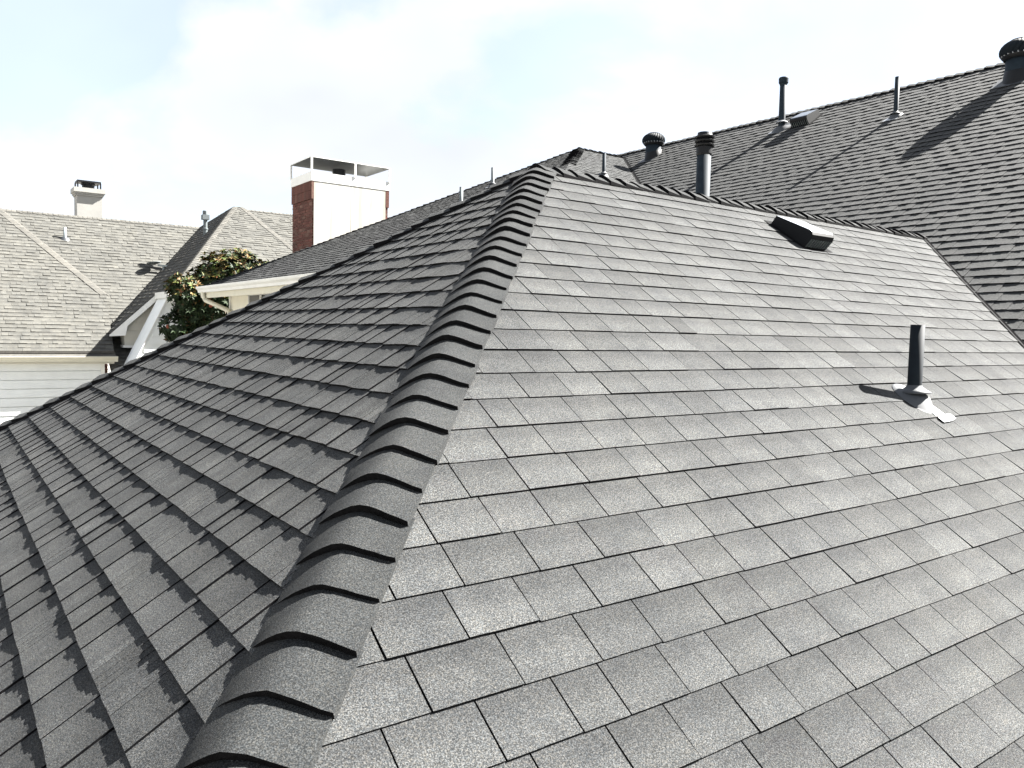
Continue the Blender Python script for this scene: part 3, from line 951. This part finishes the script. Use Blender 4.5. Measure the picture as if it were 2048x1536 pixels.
def box_vent(base, sl, w, ln, hb, hf, label, rev=False, mat='black_metal'):
    """low slant-back attic vent: base = middle of its front (down-slope) edge"""
    c = V(*base)
    t = empty('box_vent', c, label, 'roof vent', 'box vents on the charcoal roof')
    u0, s0 = sl.us(*base)
    P = lambda u, s, h: sl.p(u0 + u, s0 + s, h)
    prof = [(0.10, 0.06), (0.0, hf * 0.62), (0.06, hf * 0.86), (0.2, hf * 0.98), (0.36, hf), (ln * 0.98, hb), (ln, 0.06)]
    for sgn in (-1, 1):
        m = MB()
        pts = [P(sgn * w / 2, s, h) for s, h in prof]
        m.prism(pts, sl.U * (-sgn * 0.03 * E))
        m.build('side_panel', (mat,), t)
    m = MB()
    for i in range(1, len(prof) - 1):
        a, b = prof[i], prof[i + 1]
        m.face([P(-w / 2, a[0], a[1]), P(w / 2, a[0], a[1]), P(w / 2, b[0], b[1]), P(-w / 2, b[0], b[1])], 1 if i < 3 else 0)
    hood = m.build('hood', ('hood_sheen', 'black_metal'), t)
    m = MB()
    m.face([P(-w / 2, 0.16, 0.05), P(w / 2, 0.16, 0.05), P(w / 2, 0.10, hf * 0.6), P(-w / 2, 0.10, hf * 0.6)])
    gr = m.build('grille', ('black_metal',), t)
    for i in range(9):
        u = -w / 2 + w * (i + 0.5) / 9
        m = MB()
        m.bar(P(u, 0.10, 0.06), P(u, 0.02, hf * 0.6), 0.07 * E, 0.05 * E, sl.N)
        m.build('slat', ('zinc',), gr)
    m = MB()
    m.prism([P(-w * 0.66, -0.16, 0.05), P(w * 0.66, -0.16, 0.05), P(w * 0.66, ln + 0.3, 0.05), P(-w * 0.66, ln + 0.3, 0.05)], sl.N * (0.01 * E))
    m.build('flange', ('core',), t)
    return t
M['hood_sheen'] = plain_mat('hood_sheen', (0.1848, 0.2041, 0.231), 0.38, metal=0.8, vary=0.08, scale=10)  # pale metallic base puts the sky's reflection into the black hood's colour
box_vent((37.85, 24.75, MM * 24.75 - 11.826), slR, 1.95, 2.65, 0.55, 0.92, 'glossy black box vent on the sunlit near slope below the ridge')
box_vent((83.3, 57.4, MM * 83.3 - 30.526), slB, 2.3, 2.7, 0.8, 1.1, 'black box vent beside the tall capped pipe on the main roof')

# ------------------------------------------------------------------ the neighbour's house
nb = empty('house', Vector((40 * E, 190 * E, 0)), 'neighbouring house with pale grey shingle roofs, white siding and a cream chimney', 'house')
ML, CP_, CQ_ = 0.75, -130.139, -133.514
PALE = ('pale_shingle', 'pale_core')
PK = dict(mats=PALE, strips=(1, 1), wmin=0.8, wmax=1.5, th=0.100, drop=0.0, th_var=(0.15, 1.75), gap=0.004, tone_var=0.07, strip_tone=0.0, expo=1.165, under=-0.12, jitter=0.015)
slP = Slope((0, 0, CP_), (1, 0, 0), ML)
def Ppt(x, y):
    return slP.us(x, y, ML * y + CP_)
polyP = [Ppt(-14, 166.0), Ppt(27.28, 166.0), Ppt(28.33, 180.84), Ppt(9.4, 208.6), Ppt(-14, 208.6)]
shingle_slope(nb, 'roof_slope', slP, polyP, 111, **PK)
slQ = Slope((0, 0, CQ_), (1, 0, 0), ML)
def Qpt(x, y):
    return slQ.us(x, y, ML * y + CQ_)
YQ = 210.6
ZQ = ML * YQ + CQ_
polyQ = [Qpt(-14, 175), Qpt(40, 175), Qpt(55.0, YQ - 0.4), Qpt(55.0, YQ), Qpt(-14, YQ)]
polyQ2 = [Qpt(26.6, 158), Qpt(40, 158), Qpt(40, 175), Qpt(26.6, 175)]
MS, CS = 0.959108, -28.0616
keepQ = lambda q: q.z > MS * q.x + CS - 0.7 or q.y < 168
shingle_slope(nb, 'roof_slope', slQ, polyQ, 113, keep=keepQ, **PK)
shingle_slope(nb, 'roof_slope', slQ, polyQ2, 114, **PK)
slS = Slope((0, 0, CS), (0, -1, 0), MS)
def Spt(x, y):
    return slS.us(x, y, MS * x + CS)
# the left-facing slope: valley with the main slope, rake in front, hip to the front slope
YRK = 167.8
polyS1 = [Spt(27.0, 175.1), Spt(27.0, YRK), Spt(41.7, YRK), Spt(59.03, 197.31), Spt(54.9, 210.8)]
shingle_slope(nb, 'roof_slope', slS, polyS1, 117, **PK)
polyS2 = [Spt(35.5, YRK), Spt(35.5, 157.14), Spt(41.9, YRK)]
shingle_slope(nb, 'roof_slope', slS, polyS2, 119, **PK)
MF, CF = 0.55871, -81.6885
slF = Slope((0, 0, CF), (1, 0, 0), MF)
def Fpt(x, y):
    return slF.us(x, y, MF * y + CF)
polyF = [Fpt(35.6, 157.1), Fpt(72.4, 157.1), Fpt(61.45, 197.5), Fpt(59.05, 197.5)]
shingle_slope(nb, 'roof_slope', slF, polyF, 121, **PK)
GD = 2.0
slG = Slope((0, GD, CF), (1, 0, 0), MF)
def Gpt(x, y):
    return slG.us(x, y, MF * (y - GD) + CF)
YG = 199.2
ZG = MF * (YG - GD) + CF
polyG = [Gpt(60, 160), Gpt(98, 160), Gpt(98, YG), Gpt(60.8, YG)]
shingle_slope(nb, 'roof_slope', slG, polyG, 123, **PK)
bk = MB()
bk.prism([V(-14, YQ, ZQ), V(54, YQ, ZQ), V(54, YQ + 34, ZQ - 26), V(-14, YQ + 34, ZQ - 26)], Vector((0, 0, -0.05)))
bk.build('roof_slope', ('pale_shingle',), nb)
bk = MB()
bk.prism([V(60.8, YG, ZG), V(98, YG, ZG), V(98, 236, ZG - 20), V(60.8, 236, ZG - 20)], Vector((0, 0, -0.05)))
bk.build('roof_slope', ('pale_shingle',), nb)
bk = MB()
bk.prism([V(59.03, 197.4, 28.55), V(61.0, YG, ZG - 0.1), V(61.0, 236, 9), V(54.9, 210.8, 24.5)], Vector((0, 0, -0.05)))
bk.build('roof_slope', ('pale_shingle',), nb)
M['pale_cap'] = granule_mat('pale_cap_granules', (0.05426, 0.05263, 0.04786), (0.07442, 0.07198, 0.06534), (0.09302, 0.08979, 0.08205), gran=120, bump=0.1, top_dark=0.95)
def flat_caps(parent, a, b, pa, pb, seed, w=0.95, dark=True):
    d = b - a
    n = int(d.length / 1.0)
    return cap_run(parent, 'main_ridge' if abs(d.z) < 0.01 else 'hip_ridge', a, d, pa, pb, n, seed, step=d.length / n, w=w, hf=0.18, hb=0.10, front=0.10, eps=0.2, singles=False, cols=4, mats=('pale_cap', 'pale_core'), side_shade=dark, wob=0.35)
pq = Vector((0, -0.8, -0.6))
flat_caps(nb, Vector((-14, YQ, ZQ)), Vector((54.4, YQ, ZQ)), pq, Vector((0, 0.8, -0.6)), 131)
hdv = Vector((9.4, 208.6, ML * 208.6 + CP_)) - Vector((28.33, 180.84, ML * 180.84 + CP_))
pA = perp_down(slP.N, hdv, 0)
if pA.x > 0:
    pA = -pA
flat_caps(nb, Vector((28.25, 180.95, 5.57 + 0.05)), Vector((9.6, 208.3, ML * 208.3 + CP_)), pA, Vector((0.85, 0.2, -0.5)).normalized(), 133, w=1.15)
h_sf = Vector((59.03, 197.31, 28.55)) - Vector((35.63, 157.14, 6.11))
flat_caps(nb, Vector((35.63, 157.14, 6.11)), Vector((59.03, 197.31, 28.55)), perp_down(slS.N, h_sf, 0), perp_down(slF.N, h_sf, 0), 137, dark=False)
f0 = Vector((72.4, 157.1, MF * 157.1 + CF))
f1 = Vector((61.45, 197.5, MF * 197.5 + CF))
flat_caps(nb, f0, f1, perp_down(slF.N, f1 - f0, 0), Vector((0.9, 0.1, -0.4)).normalized(), 139)
flat_caps(nb, Vector((60.8, YG, ZG)), Vector((98, YG, ZG)), Vector((0, -0.873, -0.488)), Vector((0, 0.873, -0.488)), 141)
flat_caps(nb, Vector((54.9, 210.8, 24.6)), Vector((59.03, 197.31, 28.55)), perp_down(slS.N, Vector((4.13, -13.5, 3.95)), 0), Vector((0.9, 0.2, -0.3)).normalized(), 143)

# skirt, gutter and siding wall under the pale roof
m = MB()
m.prism([V(-14, 165.0, -6.55), V(27.5, 165.0, -6.55), V(27.5, 167.4, -5.4), V(-14, 167.4, -5.4)], Vector((0, 0, -0.03)))
m.build('skirt_roof', ('pale_cap',), nb)
m = MB()
m.box((-14 * E, 165.85 * E, (-6.0) * E + ZC), (27.3 * E, 166.02 * E, (-5.5) * E + ZC))
m.build('drip_edge', ('pale_core',), nb)
gutter(nb, 165.1, -14, 27.7, -6.5, 'cream_paint', axis='x', h=1.0, w=0.9)
m = MB()
m.box((-14 * E, 165.2 * E, (-7.9) * E + ZC), (27.2 * E, 167.0 * E, (-7.55) * E + ZC))
m.build('soffit', ('soffit',), nb)
m = MB()
m.box((-14 * E, 167.0 * E, 0), (25.6 * E, 203 * E, -7.6 * E + ZC))
wl1 = m.build('wall', ('siding',), nb)
def lap_boards(parent, x0, x1, y, z0, z1, mat, h=1.6, lim=None):
    z = z0
    while z < z1:
        zt_ = min(z + h, z1)
        xa, xb_ = (x0, x1) if lim is None else lim(z, zt_)
        if xb_ - xa > 0.2:
            b = MB()
            b.prism([V(xa, y, z), V(xa, y + 0.3, z), V(xa, y + 0.3, zt_ - 0.14), V(xa, y + 0.12, zt_ - 0.14)][::-1], Vector(((xb_ - xa) * E, 0, 0)))
            b.build('siding_board', (mat,), parent)
        z += h
lap_boards(wl1, -14, 25.1, 166.7, -28.4, -7.6, 'siding')
m = MB()
m.box((25.1 * E, 166.6 * E, 0), (25.75 * E, 167.2 * E, -7.6 * E + ZC))
m.build('corner_board', ('white_paint',), nb)
m = MB()
rb2 = random.Random(9)
for r_ in range(52):
    z0 = -28.4 + r_ * 0.40
    if z0 > -8.2:
        break
    m.box((25.77 * E, (166.8 + (0.3 if r_ % 2 else 0)) * E, z0 * E + ZC), (26.35 * E, (168.4) * E, (z0 + 0.35) * E + ZC), tint=(rb2.uniform(0.8, 1.3), rb2.uniform(0.9, 1.3), rb2.uniform(0.9, 1.3)))
m.build('bricks', ('brick',), nb, kind='stuff')

# front gable: rake board, recessed wall, white wall with its steep raked edge
rk = MB()
za = lambda x: MS * x + CS
a, b = V(26.8, YRK - 0.15, za(26.8) - 0.12), V(35.6, YRK - 0.15, za(35.6) - 0.12)
rk.prism([a, b, b + Vector((0, 0, -1.25 * E)), V(30.0, YRK - 0.15, za(30.0) - 1.35), V(29.6, YRK - 0.15, -2.55), V(26.8, YRK - 0.15, -2.75)][::-1], Vector((0, 0.2 * E, 0)))
rk.build('rake_board', ('white_paint',), nb, label='white rake board of the front gable')
m = MB()
m.prism([V(29.7, 169.5, -4.5), V(37.5, 169.5, -4.5), V(37.5, 169.5, za(37.5) - 1.0), V(29.7, 169.5, za(29.7) - 1.0)], Vector((0, 6 * E, 0)))
gw = m.build('gable_wall', ('soffit',), nb)
lap_boards(gw, 29.7, 37.5, 169.35, -4.5, 6.0, 'soffit', h=1.5, lim=lambda z, zt_: (max(29.7, (zt_ + 1.0 - CS) / MS), 37.5))
m = MB()
m.box((29.4 * E, 169.0 * E, -4.95 * E + ZC), (37.5 * E, 176 * E, -4.48 * E + ZC))
m.build('gable_base', ('white_paint',), nb)
X0, Z0, X1, Z1 = 29.0, -8.5, 35.4, 4.9
m = MB()
m.prism([V(x, 159.3, z) for x, z in ((X0, Z0), (50.0, Z0), (50.0, Z1), (X1, Z1))], Vector((0, 8 * E, 0)))
fw = m.build('front_wall', ('siding',), nb, label='white lap siding wall with a steep raked edge')
lap_boards(fw, X0, 50, 159.15, Z0, Z1, 'siding', h=1.5, lim=lambda z, zt_: (X0 + (X1 - X0) * (zt_ - Z0) / (Z1 - Z0) + 0.1, 50.0))
m = MB()
m.bar(V(X0 - 0.45, 159.0, Z0 - 1.0), V(X1 + 0.0, 159.0, Z1), 0.25 * E, 0.2 * E, Vector((-1, 0, 0.4)))
m.build('rake_board', ('white_paint',), nb)
zf = MF * 157.1 + CF
m = MB()
m.box((34.9 * E, 156.7 * E, (zf - 1.35) * E + ZC), (73 * E, 157.05 * E, (zf - 0.1) * E + ZC))
m.build('fascia', ('white_paint',), nb)
m = MB()
m.box((34.95 * E, 157.05 * E, (zf - 1.35) * E + ZC), (35.45 * E, YRK * E, (zf - 0.15) * E + ZC))
m.build('fascia', ('white_paint',), nb)
m = MB()
m.box((35.5 * E, 157.1 * E, (zf - 1.4) * E + ZC), (73 * E, 168 * E, (zf - 1.2) * E + ZC))
m.build('soffit', ('soffit',), nb)
m = MB()
m.box((37.6 * E, 168 * E, 0), (95 * E, 205 * E, 4.0 * E + ZC))
m.build('wall', ('siding',), nb)
m = MB()
m.box((50.05 * E, 159.3 * E, 0), (72 * E, 168 * E, (zf - 1.45) * E + ZC))
m.build('wall', ('siding',), nb)

# cream chimney behind the pale ridge
m = MB()
m.box((27.85 * E, 216.3 * E, 10 * E + ZC), (33.3 * E, 221 * E, 30.4 * E + ZC))
c2 = m.build('chimney', ('pale_stucco',), nb, label='cream chimney with a moulded top behind the pale ridge')
for i, (o_, z0, z1) in enumerate(((0.25, 30.1, 30.5), (0.45, 30.5, 30.9), (0.7, 30.9, 31.95))):
    m = MB()
    m.box(((27.85 - o_) * E, (216.3 - o_) * E, z0 * E + ZC), ((33.3 + o_) * E, (221 + o_) * E, z1 * E + ZC))
    m.build('moulding', ('pale_stucco',), c2)
m = MB()
m.box((28.0 * E, 216.5 * E, 33.4 * E + ZC), (33.1 * E, 220.9 * E, 33.8 * E + ZC))
lidc = m.build('chimney_cap', ('black_metal',), c2)
m = MB()
m.lathe([(1.35 * E, 0), (1.35 * E, 0.9 * E), (1.6 * E, 1.0 * E), (1.6 * E, 1.3 * E)], V(30.6, 218.5, 31.95), n=14)
m.build('flue', ('black_metal',), c2)
for x, y in ((28.1, 216.6), (33.0, 216.6), (28.1, 220.8), (33.0, 220.8)):
    m = MB()
    m.box(((x - 0.15) * E, (y - 0.15) * E, 31.9 * E + ZC), ((x + 0.15) * E, (y + 0.15) * E, 33.45 * E + ZC))
    m.build('cap_post', ('black_metal',), c2)

# fittings on the pale roof
GN = 'fittings on the neighbouring pale roof'
vent_pipe((23.6, 202.2, ML * 202.2 + CQ_), slQ, 0.30, 2.6, 'small pale vent pipe with cone boot on the neighbouring pale roof', GN, mat='galvanised', collar='none')
c = V(51.0, 192.0, MS * 51.0 + CS)
t = empty('flue_vent', c, 'galvanised flue with square hood at the neighbouring roof valley', 'roof vent', GN)
m = MB()
m.lathe([(0.5 * E, -0.6 * E), (0.5 * E, 1.0 * E), (0.62 * E, 1.05 * E), (0.62 * E, 1.3 * E), (0.45 * E, 1.4 * E), (0.45 * E, 3.4 * E)], c, n=16)
m.build('pipe', ('zinc',), t, origin=c, smooth=False)
m = MB()
m.box((c.x - 0.75 * E, c.y - 0.75 * E, c.z + 3.3 * E), (c.x + 0.75 * E, c.y + 0.75 * E, c.z + 4.4 * E))
m.build('hood', ('zinc',), t)
m = MB()
m.lathe([(0.6 * E, 4.35 * E), (0.6 * E, 5.3 * E), (0.45 * E, 5.4 * E)], c, n=12, cap1=True)
m.build('cap', ('zinc',), t, origin=c)
c = V(42.0, 192.6, ML * 192.6 + CQ_)
t = empty('satellite_dish', c, 'grey satellite dish on a short post at the neighbouring roof valley', 'satellite dish')
m = MB()
tube(m, [c - UP * 0.05, c + UP * 2.2 * E], 0.28 * E, 10)
m.build('post', ('galvanised',), t)
m = MB()
m.bar(c + Vector((-1.2 * E, 0, 2.1 * E)), c + Vector((2.3 * E, -0.4 * E, 1.9 * E)), 0.6 * E, 0.4 * E)
m.build('arm', ('zinc',), t)
m = MB()
ax = Vector((-0.12, 0.10, 0.98)).normalized()
m.lathe([(0.05 * E, 0), (0.9 * E, 0.10 * E), (1.55 * E, 0.34 * E), (1.55 * E, 0.42 * E), (0.9 * E, 0.20 * E), (0.05 * E, 0.10 * E)], c + Vector((-2.0 * E, 0, 2.25 * E)), ax, n=20)
m.build('dish', ('zinc',), t, smooth=True)

# ------------------------------------------------------------------ magnolia tree between the houses
TC = (40.5, 148.0)
tree = empty('magnolia_tree', Vector((TC[0] * E, TC[1] * E, 0)), 'dark magnolia tree with coppery leaf tips beside the white gutter', 'tree')
rt_ = random.Random(77)
m = MB()
tp = [Vector((TC[0] * E, TC[1] * E, -0.1)), V(40.6, 148, -18), V(40.9, 148.2, -9), V(41.3, 147.8, -2), V(42.0, 148, 5), V(43.2, 148, 11)]
tube(m, tp, [0.16, 0.13, 0.11, 0.09, 0.06, 0.025], 10)
trunk = m.build('trunk', ('bark',), tree, smooth=True)
# crown lobes: centre (x, y, z), radii
lobes = [((44.6, 148.0, 8.6), (5.6, 5.2, 4.9)), ((40.6, 147.6, 9.6), (2.6, 3.0, 3.2)), ((48.4, 148.2, 9.4), (2.8, 3.2, 2.6)), ((36.2, 147.5, 5.6), (3.8, 3.6, 2.9)), ((40.5, 148.5, 2.6), (6.0, 5.2, 4.6)), ((35.0, 147.0, -0.6), (3.7, 3.4, 2.5)), ((40.0, 148.0, -3.2), (6.2, 5.0, 4.2)), ((46.0, 149.0, 1.5), (5.0, 4.4, 5.5)), ((38.0, 148.0, -9.0), (5.0, 5.0, 4.5)), ((44.0, 148.5, -8.5), (5.5, 5.0, 5.0)), ((34.6, 147.3, 7.0), (1.6, 1.8, 1.3)), ((38.8, 147.6, 6.6), (3.0, 3.0, 3.2)), ((42.5, 147.0, 5.0), (5.0, 4.5, 5.0)), ((50.2, 148.4, 10.2), (1.8, 2.2, 1.8)), ((37.4, 147.2, 2.0), (3.6, 3.4, 3.6)), ((39.4, 147.4, 8.0), (3.2, 3.0, 2.6)), ((45.6, 147.4, 11.6), (2.4, 2.6, 2.4)), ((36.0, 147.0, -3.4), (3.4, 3.2, 2.6))]
br = MB()
for (cx, cy, cz), rad in lobes:
    k = min(len(tp) - 2, max(1, int((cz + 18) / 6)))
    a = tp[k]
    b_ = V(cx, cy, cz)
    tube(br, [a, (a + b_) / 2 + Vector((0, 0, -0.1)), b_], [0.05, 0.035, 0.015], 6)
br.build('branches', ('bark',), tree, kind='stuff')
lf = MB()
def leaf(p, d, up, ln, wd, tint):
    s = d.cross(up)
    if s.length < 1e-3:
        return
    s = s.normalized() * wd
    n_ = s.cross(d).normalized()
    c_ = n_ * (-0.18 * ln)
    q = [p, p + d * ln * 0.45 + s * 0.5 + n_ * ln * 0.05, p + d * ln + c_, p + d * ln * 0.45 - s * 0.5 + n_ * ln * 0.05, p + d * ln * 0.5 - n_ * ln * 0.03]
    i = len(lf.v)
    lf.v += [tuple(x) for x in q]
    for f in ((0, 1, 4), (1, 2, 4), (2, 3, 4), (3, 0, 4)):
        lf.f.append(tuple(i + x for x in f))
        lf.mi.append(0)
        lf.tone.append(1.0)
        lf.uv.append([(0, 0)] * 3)
        lf.tint.append(tint)
for (cx, cy, cz), (rx, ry, rz) in lobes:
    vol = rx * ry * rz
    for k in range(int(40 + vol * 3.2)):
        while True:
            x, y, z = (rt_.uniform(-1, 1) for _ in range(3))
            q = x * x + y * y + z * z
            if q <= 1:
                break
        sc = (0.62 + 0.46 * rt_.random()) / max(0.25, math.sqrt(q)) if rt_.random() < 0.75 else 1.0
        sc = min(sc, 1.12 / max(0.25, math.sqrt(q)))
        c = V(cx + x * sc * rx, cy + y * sc * ry, cz + z * sc * rz)
        out = Vector((x, y, z + 0.55)).normalized()
        tipcol = rt_.random() < (0.72 if z > -0.1 and cz > 4 else 0.10)
        nl = rt_.randint(6, 9)
        a0 = rt_.random() * 6.28
        side = out.cross(Vector((0.3, 0.8, 0.5))).normalized()
        s2 = out.cross(side)
        for j in range(nl):
            a = a0 + j * 2.4
            d = (out * rt_.uniform(0.15, 0.95) + side * math.cos(a) + s2 * math.sin(a)).normalized()
            kx = rt_.random()
            if tipcol and kx < 0.7:
                tint = (0.105 * rt_.uniform(0.55, 1.3), 0.068 * rt_.uniform(0.75, 1.25), 0.020) if kx < 0.44 else (0.060 * rt_.uniform(0.7, 1.3), 0.068 * rt_.uniform(0.7, 1.3), 0.016)
            elif kx > 0.93:
                tint = (0.050, 0.034, 0.016)
            else:
                g_ = rt_.uniform(0.55, 1.25)
                tint = (0.017 * g_, 0.030 * g_, 0.010 * g_)
            leaf(c, d, out if abs(d.dot(out)) < 0.95 else side, rt_.uniform(0.12, 0.20), rt_.uniform(0.055, 0.085), tint)
lf.build('crown', ('leaf',), tree, kind='stuff')
for (x, y, z) in ((38.9, 143.2, 3.2), (32.3, 145.3, -0.6), (43.6, 143.4, 0.6)):
    m = MB()
    for k in range(1):
        m.lathe([(0.02, -0.05), (0.045, -0.02), (0.05, 0.02), (0.03, 0.05), (0.008, 0.065)], V(x, y, z), n=8, cap1=True)
    m.build('seed_cone', ('seed_cone',), tree) if 'seed_cone' in M else None
